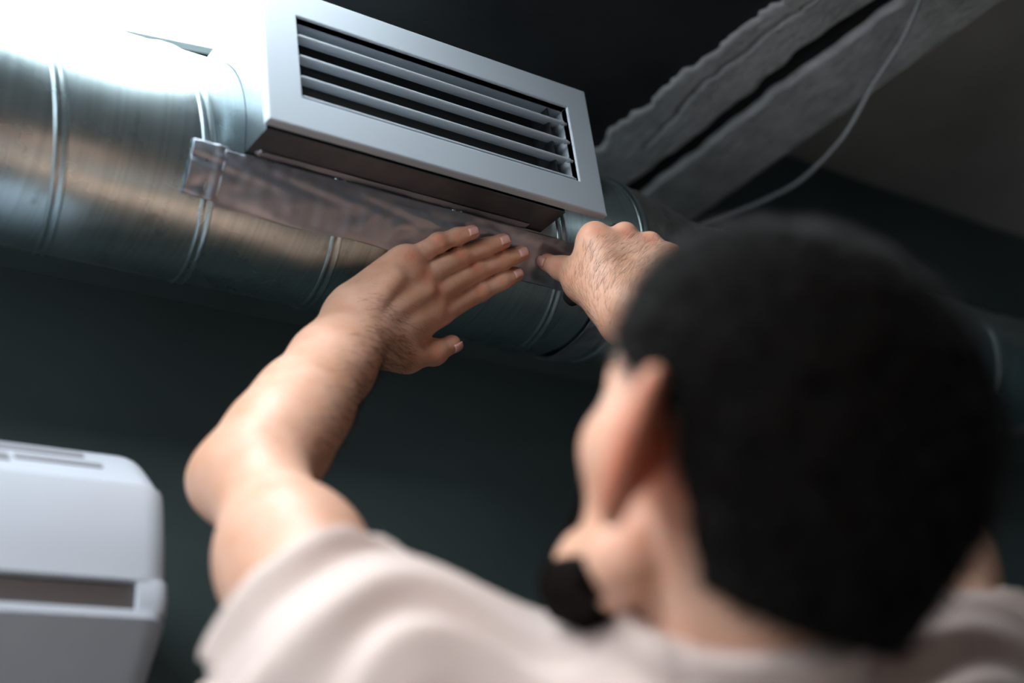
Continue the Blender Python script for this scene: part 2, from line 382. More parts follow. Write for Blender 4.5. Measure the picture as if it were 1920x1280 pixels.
for i, fz in enumerate((.80, .545, .29, .045)):
    z = IZ0 + H*fz; ya, yb = GYF+.003, GYF+.0175
    pr = [(ya+.0014*(1-math.cos(a)), z+.0016*math.sin(a)) for a in np.linspace(-math.pi/2, math.pi/2, 7)]
    pr = pr + [(yb, z+.0034), (yb, z+.0022)]
    n = len(pr); v = [(IX0+.003, p[0], p[1]) for p in pr] + [(IX1-.0065, p[0], p[1]) for p in pr]
    f = [(k, (k+1) % n, n+(k+1) % n, n+k) for k in range(n)] + [tuple(range(n))[::-1], tuple(range(n, 2*n))]
    o = pydata('vane', v, f, m_white, gr); shade_auto(o, 40)
    bm = bmesh.new(); bm.from_mesh(o.data); bmesh.ops.recalc_face_normals(bm, faces=bm.faces[:]); bm.to_mesh(o.data); bm.free()
    tube('pivot_pin', [(IX1-.0068, ya+.0025, z), (IX1-.0035, ya+.0025, z)], .0024, m_white, o, 10)
    tube('pivot_pin', [(IX1-.0035, ya+.0025, z), (IX1, ya+.0025, z)], .0016, m_white, o, 10)
    tube('pivot_pin', [(IX0, ya+.0025, z), (IX0+.003, ya+.0025, z)], .0016, m_white, o, 10)

# ------------------------------------------------------------------ foil tape
def tape(name, xa, xb, ta, tb, label, amp=.0012, nx=90, nt=26, lift=.0027, edge=None, warp=None):
    def fn(x, t):
        th = math.radians(ta + (tb-ta)*t)
        if edge: th += math.radians(edge(x, t))
        return ductpt(x, th, lift + crumple(x, th, amp*.6) + .7*amp*math.sin(x*70+7*t+2*math.sin(9*t)) + (warp(x, t) if warp else 0))
    o = grid(name, fn, list(np.linspace(xa, xb, nx)), list(np.linspace(0, 1, nt)), m_foil, None, thick=.0003)
    tag(o, label, 'foil tape', 'foil tape patches'); return o
tape('foil_tape', K*.5835, K*1.10, -129.3, -157.0, 'long crinkled foil tape strip on the duct under the steel box', .0008, 220, 40,
     edge=lambda x, t: (.5*math.sin(x*60))*(1-t))
tape('foil_tape', K*.548, K*.588, -132.5, -158.5, 'short folded foil tape end beside the duct seam', .0014, 24, 30, lift=.0020, warp=lambda x, t: .0018*math.exp(-((x-K*.578)/.004)**2))
tape('foil_tape', K*1.115, K*1.150, -175, -60, 'foil tape band wrapped round the duct below the fist', .0010, 30, 90, lift=.0026)
# folded foil tab on the box corner and strip on the underside of the box
v = []; nx, nyy = 40, 8
o = grid('foil_tape', lambda x, y: (x, y, BZ0-.0008+.0002*math.sin(x*60+y*300)), list(np.linspace(BX0+.012, BX1-.02, 120)), list(np.linspace(saddle_y(BZ0)-.010, saddle_y(BZ0)-.001, 8)), m_foil)
tag(o, 'narrow foil tape edge stuck to the underside of the steel box', 'foil tape', 'foil tape patches')
o = tube('foil_tab', spline([C(472, 284, 1.20), C(480, 279, 1.197), C(487, 283, 1.195), C(494, 281, 1.193)], 5), [.003]*5+[.0045]*6+[.003]*5, m_foil, None, 8)
tag(o, 'small twisted foil scrap at the corner of the steel box', 'foil scrap')

# ------------------------------------------------------------------ thin cable hanging below the beam
pts = [U(*(M.T @ np.array([(px-960)/F, -(py-640)/F, 1.0]) * (yy/(M.T @ np.array([(px-960)/F, -(py-640)/F, 1.0]))[1]))) for px, py, yy in
       ((1745, -60, .77), (1725, 0, .835), (1690, 78, .905), (1640, 155, .985), (1580, 258, 1.09), (1505, 335, 1.22), (1440, 372, 1.32), (1380, 398, 1.39), (1315, 424, 1.462))]
tag(tube('cable', spline(pts, 8), .0028, m_cable, None, 8), 'thin clear cable hanging in a curve below the concrete beam', 'cable')

# ------------------------------------------------------------------ split air conditioner
YF = 1.165
acx1 = K*.538; acx0 = -.62
ac = empty('air_conditioner', (0, yw, CZ+K*.17), 'white wall mounted split air conditioner at lower left', 'air conditioner')
def acp(y, z): return (K*y, K*z+CZ)
prof = [acp(1.415, .548), acp(1.245, .552), acp(1.215, .543), acp(1.172, .500), acp(1.165, .492), acp(1.163, .45), acp(1.166, .405)]
prof_low = [acp(1.167, .370), acp(1.188, .348), acp(1.222, .312), acp(1.262, .270), acp(1.305, .230), acp(1.35, .200), acp(1.415, .18)]
def extrude(name, pr, xa, xb, mat, parent, rend=.022, closed=True, nend=7):
    cy = np.mean([p[0] for p in pr])*.0 + K*1.415; cz = K*.37+CZ
    xs = [(xa, 0.0)] + [(xb - rend*(1-math.sin(a)), 1-math.cos(a)) for a in np.linspace(0, math.pi/2, nend)]
    v = []; n = len(pr)
    for x, s in xs:
        for y, z in pr:
            d = np.array([cy-y, cz-z]); L = np.linalg.norm(d)+1e-9; k = min(rend*.8*s/L, .5); v.append((x, y+d[0]*k, z+d[1]*k*.9))
    f = []
    for i in range(len(xs)-1):
        for k in range(n if closed else n-1): f.append((i*n+k, i*n+(k+1) % n, (i+1)*n+(k+1) % n, (i+1)*n+k))
    if closed: f.append(tuple(range(n))[::-1]); f.append(tuple(range((len(xs)-1)*n, len(xs)*n)))
    o = pydata(name, v, f, mat, parent)
    bm = bmesh.new(); bm.from_mesh(o.data); bmesh.ops.recalc_face_normals(bm, faces=bm.faces[:]); bm.to_mesh(o.data); bm.free()
    return shade_auto(o, 38)
def smooth_prof(pr, n=5):
    return [(p[1], p[2]) for p in spline([(0, a, b) for a, b in pr], n)]
up = prof[:2] + smooth_prof(prof[1:], 6)[1:]
extrude('front_panel', up + [acp(1.19, .399), acp(1.415, .399)], acx0, acx1, m_plastic, ac)
extrude('recess', [acp(1.171, .4005), acp(1.176, .375), acp(1.41, .375), acp(1.41, .401)], acx0, acx1-.012, m_acdark, ac, .01)  # dark colour stands in for the shaded gap under the front panel
lowp = [acp(1.195, .379), acp(1.176, .3805), acp(1.167, .377)] + smooth_prof(prof_low, 6) + [acp(1.415, .379)]
extrude('lower_housing', lowp, acx0, acx1, m_plastic, ac)
# end cheek joining the two halves at the right of the recess
extrude('end_cheek', [acp(1.167, .406), acp(1.166, .39), acp(1.170, .376), acp(1.41, .376), acp(1.41, .406)], acx1-.026, acx1-.0005, m_plastic, ac, .012)
# grey strips that paint in the shade of the slots on the sloping top edge
def slope(t): return acp(1.210 + (1.176-1.210)*t, .541 + (.506-.541)*t)
for t0, t1, xa, xb, mt in ((.10, .26, acx0+.01, acx1-.055, m_acdark), (.50, .78, acx0+.01, acx1-.115, m_acdark), (.50, .66, acx1-.110, acx1-.045, m_acdark)):
    a, b = slope(t0), slope(t1); nrm = norm([0, -1, .75])*.0008
    v = [(xa, *a), (xb, *a), (xb, *b), (xa, *b)]; v = [np.array(p)+nrm for p in v] + [np.array(p)-nrm*3 for p in v]
    pydata('intake_slot', v, [(0, 3, 2, 1), (4, 5, 6, 7), (0, 1, 5, 4), (1, 2, 6, 5), (2, 3, 7, 6), (3, 0, 4, 7)], simple('slot_shade', (.28, .28, .30), .5), ac)
# ------------------------------------------------------------------ person: signed-distance sculpting
def cap(a, b, ra, rb, u=None, s=1.0): 
    a, b = np.asarray(a, float), np.asarray(b, float)
    return dict(t='c', a=a, b=b, ra=ra, rb=rb, u=None if u is None else norm(u), s=s, c=(a+b)/2, R=np.linalg.norm(b-a)/2+max(ra, rb))
def ell(c, ax, r):
    return dict(t='e', c=np.asarray(c, float), ax=np.asarray(ax, float), r=np.asarray(r, float), R=max(r))
def pd(p, P):
    if p['t'] == 'c':
        ba = p['b']-p['a']; pa = P-p['a']; t = np.clip(pa@ba/max(ba@ba, 1e-12), 0, 1); q = pa - t[:, None]*ba
        if p['u'] is not None:
            q = q + p['u']*((q@p['u'])*(1/p['s']-1))[:, None]; return (np.sqrt((q*q).sum(1))-(p['ra']+t*(p['rb']-p['ra'])))*(.5+.5*p['s'])
        return np.sqrt((q*q).sum(1)) - (p['ra'] + t*(p['rb']-p['ra']))
    q = (P-p['c'])@p['ax'].T; k0 = np.sqrt(((q/p['r'])**2).sum(1)); k1 = np.sqrt(((q/p['r']**2)**2).sum(1))+1e-9
    return k0*(k0-1)/k1
def smin(a, b, k):
    if k <= 0: return np.minimum(a, b)
    h = np.maximum(k-np.abs(a-b), 0)/k; return np.minimum(a, b)-h*h*k*.25
class Field:
    def __init__(s): s.g = []; s.sub = []; s.post = []
    def add(s, prims, k=.01, kj=.01): s.g.append((prims, k, kj)); return s
    def __call__(s, P, bc=None, br=None):
        d = np.full(len(P), 1.0)
        def near(p): return bc is None or np.linalg.norm(p['c']-bc)-p['R'] < br+.05
        for prims, k, kj in s.g:
            dg = None
            for p in prims:
                if near(p): dp = pd(p, P); dg = dp if dg is None else smin(dg, dp, k)
            if dg is not None: d = smin(d, dg, kj)
        for p, k in s.sub:
            if near(p): d = -smin(-d, pd(p, P), k)
        for fn in s.post: d = fn(P, d)
        return d
def sparse_mesh(f, lo, hi, h, B=20):
    lo, hi = np.asarray(lo, float), np.asarray(hi, float); nb = np.ceil((hi-lo)/(h*B)).astype(int)
    idx = np.array(np.meshgrid(*[np.arange(n) for n in nb], indexing='ij')).reshape(3, -1).T
    cen = lo + (idx+.5)*h*B; rad = h*B*.87
    d = np.concatenate([f(c) for c in np.array_split(cen, max(1, len(cen)//20000))])
    act = idx[np.abs(d) < rad*1.3+.006]
    NN = (nb+1)*B+4; lin = np.array(np.meshgrid(*[np.arange(B+1)]*3, indexing='ij')).reshape(3, -1).T
    keys, verts, quads = [], [], []
    kf = lambda i: ((i[..., 0]+2)*NN[1] + i[..., 1]+2)*NN[2] + i[..., 2]+2
    cor = np.array([[i, j, k] for i in (0, 1) for j in (0, 1) for k in (0, 1)])
    for bi in act:
        o = bi*B; P = lo + (o+lin)*h; D = f(P, lo+(bi+.5)*h*B, rad)
        if D.min() > 0 or D.max() < 0: continue
        D = D.reshape(B+1, B+1, B+1); S = D < 0
        c8 = np.stack([D[i:B+i, j:B+j, k:B+k] for i, j, k in cor], -1); s8 = c8 < 0; n = s8.sum(-1); a = np.argwhere((n > 0) & (n < 8))
        if len(a):
            v8 = c8[a[:, 0], a[:, 1], a[:, 2]]; acc = np.zeros((len(a), 3)); cnt = np.zeros(len(a))
            for p in range(8):
                for q in range(p+1, 8):
                    if np.abs(cor[p]-cor[q]).sum() == 1:
                        m = (v8[:, p] < 0) != (v8[:, q] < 0); t = v8[:, p]/(v8[:, p]-v8[:, q]+1e-20); t = np.where(m, t, 0)
                        acc += m[:, None]*(cor[p]+t[:, None]*(cor[q]-cor[p])); cnt += m
            verts.append(lo + (o+a+acc/cnt[:, None])*h); keys.append(kf(o+a))
        for ax in range(3):
            e1, e2 = (ax+1) % 3, (ax+2) % 3; sl0 = [slice(0, B)]*3; sl1 = list(sl0); sl1[ax] = slice(1, B+1)
            A, Bq = S[tuple(sl0)], S[tuple(sl1)]; e = np.argwhere(A != Bq)
            if not len(e): continue
            fl = A[e[:, 0], e[:, 1], e[:, 2]]; g = o+e; d1 = np.eye(3, dtype=int)[e1]; d2 = np.eye(3, dtype=int)[e2]
            q = np.stack([kf(g-d1-d2), kf(g-d2), kf(g), kf(g-d1)], 1); q[~fl] = q[~fl][:, ::-1]; quads.append(q)
    keys = np.concatenate(keys); verts = np.concatenate(verts); quads = np.concatenate(quads)
    o = np.argsort(keys); keys = keys[o]; verts = verts[o]
    i = np.minimum(np.searchsorted(keys, quads), len(keys)-1); ok = (keys[i] == quads).all(1); return verts, i[ok]

Zv = np.array([0, 0, 1.0])
# ---- joints
LS, LE, LW = C(668, 1310, .79), C(474, 893, 1.03), C(668, 618, 1.243)
RS, RE, RW = C(1815, 1355, .86), C(1650, 826, 1.10), C(1197, 582, 1.277)
MS = (LS+RS)/2
bodyR = (RS-LS)*np.array([1, 1, 0]); bodyR = norm(bodyR); bodyF = np.cross(Zv, bodyR)
# ---- head frame (origin between the ear canals)
HO = C(1420, 892, .718); hF = CV(-.520, .2485, .817); hU0 = CV(.251, .968, 0); hU = norm(hU0 - hF*(hU0@hF)); hR = np.cross(hF, hU); hL = -hR
HA = np.array([hL, hF, hU])
def Hd(l, f, u): return HO + hL*l + hF*f + hU*u
neckB = C(1330, 1400, .81)

body = Field()
head = [ell(Hd(0, -.008, .034), HA, (.0765, .098, .075)), ell(Hd(0, .044, -.016), HA, (.056, .050, .075)),
        cap(Hd(.050, .016, -.058), Hd(.016, .080, -.090), .017, .019), cap(Hd(-.050, .016, -.058), Hd(-.016, .080, -.090), .017, .019),
        cap(Hd(-.010, .084, -.084), Hd(.010, .084, -.084), .020, .020), ell(Hd(.042, .056, -.012), HA, (.018, .022, .017)), ell(Hd(-.042, .056, -.012), HA, (.018, .022, .017)),
        cap(Hd(-.030, .080, .026), Hd(.030, .080, .026), .011, .011)]
body.add(head, .022, 0)
body.add([cap(Hd(0, .094, .022), Hd(0, .116, -.016), .0075, .0115), ell(Hd(.012, .104, -.020), HA, (.008, .010, .007)), ell(Hd(-.012, .104, -.020), HA, (.008, .010, .007))], .006, .010)
body.add([cap(Hd(-.019, .090, -.049), Hd(0, .099, -.047), .004, .006), cap(Hd(.019, .090, -.049), Hd(0, .099, -.047), .004, .006), cap(Hd(-.015, .091, -.059), Hd(.015, .091, -.059), .006, .006)], .004, .008)
for s in (1, -1):   # ears
    eo = norm(hL*s*.72 + hF*.69); ef = norm(np.cross(hU, eo)); eu = hU; EA = np.array([eo, ef, eu]); ec = Hd(s*.089, -.010, .002)
    rim = [ec + ef*(.017*math.sin(a)*(1 if math.sin(a)*s*1 else 1)) + eu*(.031*math.cos(a)) + eo*.004 for a in np.linspace(-.9, 3.7, 12)]
    back = -1 if (ef@hF) > 0 else 1
    rim = [ec + ef*(back*.0195*math.sin(a)) + eu*(.033*math.cos(a)+.002) + eo*(.005+.003*math.sin(a)) for a in np.linspace(-.9, 3.3, 14)]
    body.add([ell(ec, EA, (.0032, .0195, .032))], .004, .006)
    body.add([cap(rim[i], rim[i+1], .0031, .0031) for i in range(len(rim)-1)] + [ell(ec - eu*.028 + eo*.003, EA, (.005, .009, .010))], .003, .010)
    body.add([ell(Hd(s*.076, .004, .0), HA, (.010, .014, .022))], .004, .010)
for s in (1, -1): body.sub.append((ell(Hd(s*.031, .099, .008), HA, (.017, .014, .011)), .008))
# neck, trapezius, chest
neck = [cap(Hd(0, -.026, -.035), neckB, .050, .055), cap(neckB, neckB-Zv*.06, .057, .07)]
body.add(neck, .03, .014)
trunk = [cap(neckB-Zv*.02+bodyF*-.01, LS*.8+neckB*.2, .037, .040), cap(neckB-Zv*.02-bodyF*.01, RS*.8+neckB*.2, .037, .040),
         cap(LS-Zv*.03, RS-Zv*.03, .055, .055), cap(MS-Zv*.14-bodyR*.075-bodyF*.01, MS-Zv*.14+bodyR*.075-bodyF*.01, .105, .105), cap(MS-Zv*.12-bodyF*.02, MS-Zv*.42-bodyF*.05, .135, .125, bodyF, .8)]
body.add(trunk, .035, .03)
def armframe(e, w): return norm(w-e)
# left arm
lf = norm(LW-LE); lsd = norm(np.cross(lf, CV(0, 0, 1)))      # side axis across the forearm
lh = C(700, 585, 1.255)
FA = lambda t: LE*(1-t)+LW*t
body.add([cap(LS, LS*.45+LE*.55, .052, .043), cap(LS*.45+LE*.55, LE, .043, .032), cap(LE, FA(.22), .032, .0345), cap(FA(.22), FA(.45), .0345, .0325), cap(FA(.45), FA(.70), .0325, .0280), cap(FA(.70), FA(.92), .0280, .0240),
          ell(C(408, 905, 1.035), np.eye(3), (.014, .014, .014))], .035, .02)
body.add([cap(LE*.25+LW*.75+lsd*.008, LW+lsd*.013, .022, .0200), cap(LE*.25+LW*.75-lsd*.008, LW-lsd*.013, .022, .0200)], .02, .02)
# right arm
rf = norm(RW-RE); rsd = norm(np.cross(rf, CV(0, 0, 1)))
body.add([cap(RS, RS*.5+RE*.5, .050, .044), cap(RS*.5+RE*.5, RE, .044, .036), cap(RE, RE*.62+RW*.38, .037, .040), cap(RE*.62+RW*.38, RE*.1+RW*.9, .039, .026)], .035, .03)
body.add([cap(RE*.25+RW*.75+rsd*.008, RW+rsd*.013, .026, .0215), cap(RE*.25+RW*.75-rsd*.008, RW-rsd*.013, .026, .0215)], .02, .03)

# ---- hands: px, py, depth of MCP, PIP, DIP, tip (thumb: CMC, MCP, IP, tip)
LH = dict(pinky=[(770, 486, 1.283), (822, 455, 1.301), (858, 443, 1.309), (886, 435, 1.3135)],
          ring=[(795, 518, 1.290), (863, 481, 1.319), (911, 463, 1.330), (944, 452, 1.3365)],
          middle=[(818, 547, 1.300), (892, 507, 1.332), (944, 487, 1.345), (978, 475, 1.3525)],
          index=[(829, 583, 1.308), (899, 546, 1.336), (940, 527, 1.348), (967, 515, 1.3565)])
LT = [(712, 648, 1.255), (766, 672, 1.280), (814, 661, 1.300), (847, 645, 1.312)]
RH = dict(index=[(1116, 442, 1.343), (1108, 462, 1.385), (1104, 488, 1.398), (1108, 506, 1.390)],
          middle=[(1171, 441, 1.346), (1158, 462, 1.392), (1150, 492, 1.402), (1150, 514, 1.390)],
          ring=[(1218, 458, 1.345), (1204, 478, 1.388), (1192, 506, 1.398), (1188, 526, 1.386)],
          pinky=[(1257, 482, 1.340), (1242, 500, 1.374), (1230, 522, 1.384), (1224, 538, 1.376)])
RT = [(1150, 566, 1.300), (1096, 528, 1.335), (1053, 503, 1.363), (1026, 492, 1.3745)]
RADII = dict(pinky=(.0110, .0086, .0078, .0068), ring=(.0120, .0095, .0086, .0075), middle=(.0125, .0099, .0090, .0078), index=(.0123, .0097, .0088, .0076))
red_pts = []      # (point, radius, strength)
nails = []
def hand(F_, T_, W, H_, wrist_u, wrist_r, hyp, view):
    mets, prox = [], []
    order = ['index', 'middle', 'ring', 'pinky']
    wpts = [wrist_r*(1-t)+wrist_u*t for t in (0.05, .35, .65, .95)]
    for n, wp in zip(order, wpts):
        J = [C(*q) for q in F_[n]]; r = RADII[n]
        mets.append(cap(wp, J[0]+view*.002, .0140, r[0]*.92))
        
        dr = -view
        fg = [cap(J[0], J[1], r[0]*.94, r[1]), cap(J[1], J[2], r[1], r[2]), cap(J[2], J[3], r[2], r[3])]
        fg += [ell(J[1]-view*.0016, np.eye(3), (r[1]*.97,)*3)]
        prox.append((fg, J, r))
        red_pts.append((J[0]-view*r[0], .009, .55)); red_pts.append((J[1]-view*r[1], .0065, .6)); red_pts.append((J[2]-view*r[2], .0045, .35)); red_pts.append((J[3], .010, .55))
        t = norm(J[3]-J[2]); nails.append((J[3]-t*.0018, t, norm(-view - t*(-view@t)), r[3]))
    mid = [C(*F_[n][0]) for n in order]
    for i in range(3): mets.append(cap(wpts[i]*.5+wpts[i+1]*.5, (mid[i]+mid[i+1])/2*.86+(wpts[i]+wpts[i+1])/2*.14+view*.002, .0130, .0098))
    body.add(mets, .012, .018)
    if hyp: body.add([cap(*hyp)], .01, .02)
    for fg, J, r in prox: body.add(fg, .004, .0)      # hard union keeps the fingers apart
    for fg, J, r in prox: body.add([cap(J[0]+view*.001, J[0]*.80+J[1]*.20, r[0]*.96, r[1]*.98)], .0, .005)
    J = [C(*q) for q in T_]
    body.add([cap(J[0], J[1], .0165, .0125), cap(J[1], J[2], .0120, .0102), cap(J[2], J[3], .0102, .0088), ell(J[2], np.eye(3), (.0107,)*3)], .006, .010)
    red_pts.append((J[2]-view*.010, .008, .4)); red_pts.append((J[3], .012, .5)); red_pts.append((J[1]-view*.012, .010, .3))
    return J
VL = CV(-.05, -.03, 1)
wu_l, wr_l = C(652, 588, 1.246), C(697, 640, 1.250)
JL = hand(LH, LT, LW, None, wu_l, wr_l, (C(668, 570, 1.252), C(752, 496, 1.284), .0190, .0145), VL)
body.add([cap(wr_l, JL[0]*.4+JL[1]*.6, .0160, .0125), cap(wr_l*.5+JL[0]*.5, C(806, 590, 1.300), .0150, .0105)], .015, .015)
VR = CV(.08, 0, 1)
wu_r, wr_r = C(1225, 560, 1.282), C(1166, 598, 1.280)
JR = hand(RH, RT, RW, None, wu_r, wr_r, (C(1228, 545, 1.292), C(1248, 495, 1.335), .0165, .0130), VR)
body.add([cap(wr_r, JR[1], .0165, .0135), cap(JR[0], C(1116, 470, 1.335), .0165, .0125), cap(JR[1], C(1112, 470, 1.345), .0125, .0125)], .02, .02)
# thumb nails
for J, v in ((JL, norm(CV(.55, -.45, -.6))), (JR, norm(CV(-.55, .05, -.75)))):
    t = norm(J[3]-J[2]); nails.append((J[3], t, norm(v-t*(v@t)), .0088))
# tendon on the left hand back
body.add([cap(C(688, 588, 1.233), C(742, 520, 1.258), .006, .004), cap(C(690, 610, 1.232), C(800, 545, 1.282), .005, .004)], .0, .012)

allp = np.array([C(360, 900, 1.03), HO, LS, RS, C(1000, 460, 1.37)])
v1, q1 = sparse_mesh(body, (-.02, .28, 1.30), (1.36, 1.20, 2.26), .0017)
zcut = 1.335
low = Field()
pel = np.array([MS[0], MS[1], .95]) - bodyF*.06
for s in (1, -1):
    hip = pel + bodyR*.09*s - Zv*.03; foot = np.array([hip[0], hip[1], .09]) + bodyR*.03*s; kn = (hip+foot)/2 + bodyF*.02
    low.add([cap(hip, kn, .078, .052), cap(kn, foot, .052, .036), cap(foot-Zv*.045, foot-Zv*.05+bodyF*.13, .034, .028)], .04, .04)
low.add(trunk + [cap(pel-bodyR*.07, pel+bodyR*.07, .105, .105)], .05, .05)
v2, q2 = sparse_mesh(low, (MS[0]-.45, MS[1]-.45, 0.0), (MS[0]+.45, MS[1]+.45, 1.42), .007)
# join: fine upper mesh above the cut, coarse trunk and legs below it (inside the shirt)
z1 = v1[q1][:, :, 2].mean(1); q1 = q1[z1 > zcut-.01]; z2 = v2[q2][:, :, 2].mean(1); q2 = q2[z2 < zcut+.02]
verts = np.concatenate([v1, v2]); quads = np.concatenate([q1, q2+len(v1)])
used = np.unique(quads); remap = np.full(len(verts), -1); remap[used] = np.arange(len(used)); verts = verts[used]; quads = remap[quads]
base = np.array([MS[0], MS[1], 0.0]); base[:2] += (pel-base)[:2]
per = empty('person', base, 'man in a beige t-shirt seen from behind, pressing foil tape onto the duct', 'person')
me = nparray_mesh('body', verts, quads); bodyo = link('body', me, m_skin, per)
redness = np.zeros(len(verts))
for p, r, s in red_pts:
    d2 = ((verts-p)**2).sum(1); redness = np.maximum(redness, s*np.exp(-d2/(r*r)))
ears = np.minimum(((verts-Hd(.085, -.012, .0))**2).sum(1), ((verts-Hd(-.085, -.012, .0))**2).sum(1)); redness = np.maximum(redness, .95*np.exp(-ears/.042**2))  # ears coloured redder to stand in for light shining through them
lips = ((verts-Hd(0, .096, -.053))@HA.T/np.array([.022, .02, .010])); redness = np.maximum(redness, .7*np.exp(-(lips**2).sum(1)))
at = me.attributes.new('redness', 'FLOAT', 'POINT'); at.data.foreach_set('value', redness.astype(np.float32))

# ---- finger nails
for c, t, n, r in nails:
    s = np.cross(t, n); vv = []; ff = []; nu, nv = 7, 7; L = .0050; Wd = r*.66
    for i in range(nu):
        for j in range(nv):
            a = -1+2*i/(nu-1); b = -1+2*j/(nv-1); w = Wd*(1-.18*max(0, abs(a)-.4)); an = b*.80
            vv.append(c + t*(a*L+.0015) + s*(math.sin(an)*w*1.25) + n*(r*(1.0-.04*a)*math.cos(an*.9)+.0014 - .0018*max(0, abs(a)-.6)))
    for i in range(nu-1):
        for j in range(nv-1): k = i*nv+j; ff.append((k, k+1, k+nv+1, k+nv))
    o = pydata('fingernail', vv, ff, m_nail, per, True); md = o.modifiers.new('thick', 'SOLIDIFY'); md.thickness = .0006; md.offset = -1

# ---- eyes
for s in (1, -1):
    for nm, c, r, mt in (('eyeball', Hd(s*.031, .080, .008), .0122, m_eye), ('iris', Hd(s*.031, .0875, .008), .0058, m_iris)):
        bm = bmesh.new(); bmesh.ops.create_uvsphere(bm, u_segments=20, v_segments=12, radius=r); bmesh.ops.translate(bm, verts=bm.verts[:], vec=Vector(c))
        mm = bpy.data.meshes.new(nm); bm.to_mesh(mm); bm.free(); link(nm, mm, mt, per, True)
    tube('eyebrow', spline([Hd(s*.012, .096, .026), Hd(s*.030, .095, .032), Hd(s*.048, .080, .028)], 5), [.002]*3+[.003]*5+[.0015]*3, m_hair, per, 8)

# ---- hair cap, beard
def headcoord(P): return (P-HO)@HA.T
def wob(P, s, a, ph=0): return a*(np.sin(P[:, 0]*s+1.7*np.sin(P[:, 1]*s*.7+ph))*np.sin(P[:, 2]*s*1.1+ph+1.3*np.sin(P[:, 0]*s*.6)))
hairF = Field(); hairF.add([ell(Hd(0, -.009, .034), HA, (.0835, .107, .0835)), ell(Hd(0, .006, .048), HA, (.074, .096, .072)), cap(Hd(0, -.055, .0), Hd(0, -.056, -.050), .058, .050)], .03, 0)
def hair_cut(P, d):
    h = headcoord(P); l, f, u = np.abs(h[:, 0]), h[:, 1], h[:, 2]
    d = d + wob(P, 160, .0018) + wob(P, 420, .0010, 2)
    line = .075 - .0*f                       # forehead hairline
    front = np.maximum(f-(.072+.10*(u-.07)), 0)
    # lower limit: above the ears at the sides, down to the nape at the back
    lim = np.where(f > -.020, .022 + .25*np.clip(f+.020, 0, .1), np.where(f > -.036, .022 - 4.4*(-.020-f), -.050))
    lim = np.where(f > .048, .040 + 1.5*(f-.048), lim)
    return np.maximum(d, (lim-u)*.7)
hairF.post.append(hair_cut)
hv, hq = sparse_mesh(hairF, HO-.16, HO+.16, .0025)
hairo = link('hair', nparray_mesh('hair', hv, hq), m_hair, per); hairo['label'] = 'short dark brown hair'
beardF = Field(); beardF.add([cap(Hd(.014, .084, -.094), Hd(-.014, .084, -.096), .0230, .0230), cap(Hd(.050, .036, -.074), Hd(.018, .080, -.095), .0120, .0220), cap(Hd(-.050, .036, -.074), Hd(-.018, .080, -.095), .0120, .0220),
    cap(Hd(.024, .092, -.040), Hd(0, .101, -.037), .0045, .0055), cap(Hd(-.024, .092, -.040), Hd(0, .101, -.037), .0045, .0055), cap(Hd(.026, .090, -.042), Hd(.022, .088, -.075), .005, .010), cap(Hd(-.026, .090, -.042), Hd(-.022, .088, -.075), .005, .010)], .010, 0)
def beard_cut(P, d): return d + wob(P, 260, .0012) + wob(P, 520, .0008, 1)
beardF.post.append(beard_cut)
bv, bq = sparse_mesh(beardF, HO-.17, HO+.17, .0025)
link('beard', nparray_mesh('beard', bv, bq), m_hair, per)['label'] = 'short dark beard'

def strands(name, roots, nrm, flow, length, rad, curl, mat, seg=3, tilt=.5):
    n = len(roots); L = length*RNG.uniform(.55, 1.15, n)[:, None]; d0 = nrm*(1-tilt)+flow*tilt + RNG.normal(0, .22, (n, 3)); d0 /= np.linalg.norm(d0, axis=1)[:, None]
    d1 = d0 + flow*curl + RNG.normal(0, .25, (n, 3))*curl; d1 /= np.linalg.norm(d1, axis=1)[:, None]
    a = np.cross(d0, RNG.normal(0, 1, (n, 3))); a /= np.linalg.norm(a, axis=1)[:, None]; b = np.cross(d0, a)
    V = []; 
    for i in range(seg):
        t = i/seg; c = roots - nrm*.0008 + L*(d0*t*(1-t*.5) + d1*t*t*.5)
        for k in range(3): an = 2*math.pi*k/3; V.append(c + rad*(1-.5*t)*(a*math.cos(an)+b*math.sin(an)))
    V.append(roots + L*(d0*.5+d1*.5)); V = np.stack(V, 1); m = V.shape[1]; T = []
    for i in range(seg-1):
        for k in range(3): p, q = i*3+k, i*3+(k+1) % 3; T += [(p, q, q+3), (p, q+3, p+3)]
    for k in range(3): T.append(((seg-1)*3+k, (seg-1)*3+(k+1) % 3, m-1))
    T = np.array(T); tri = (np.arange(n)[:, None, None]*m + T[None]).reshape(-1, 3)
    o = link(name, nparray_mesh(name, V.reshape(-1, 3), tri), mat, per); o['kind'] = 'stuff'; return o
def vnormals(me):
    a = np.empty(len(me.vertices)*3, np.float32); me.vertices.foreach_get('normal', a) if False else me.vertex_normals.foreach_get('vector', a); return a.reshape(-1, 3).astype(float)
hn = vnormals(hairo.data); pick = RNG.choice(len(hv), 16000, replace=False); pick = pick[headcoord(hv[pick])[:, 2] > -.05]
hc = headcoord(hv[pick]); fl = hn[pick]*.2 + hF*.3 - hU*.4
strands('hair_strands', hv[pick], hn[pick], fl/np.linalg.norm(fl, axis=1)[:, None], .011, .00022, .4, m_strand, 2, .35)
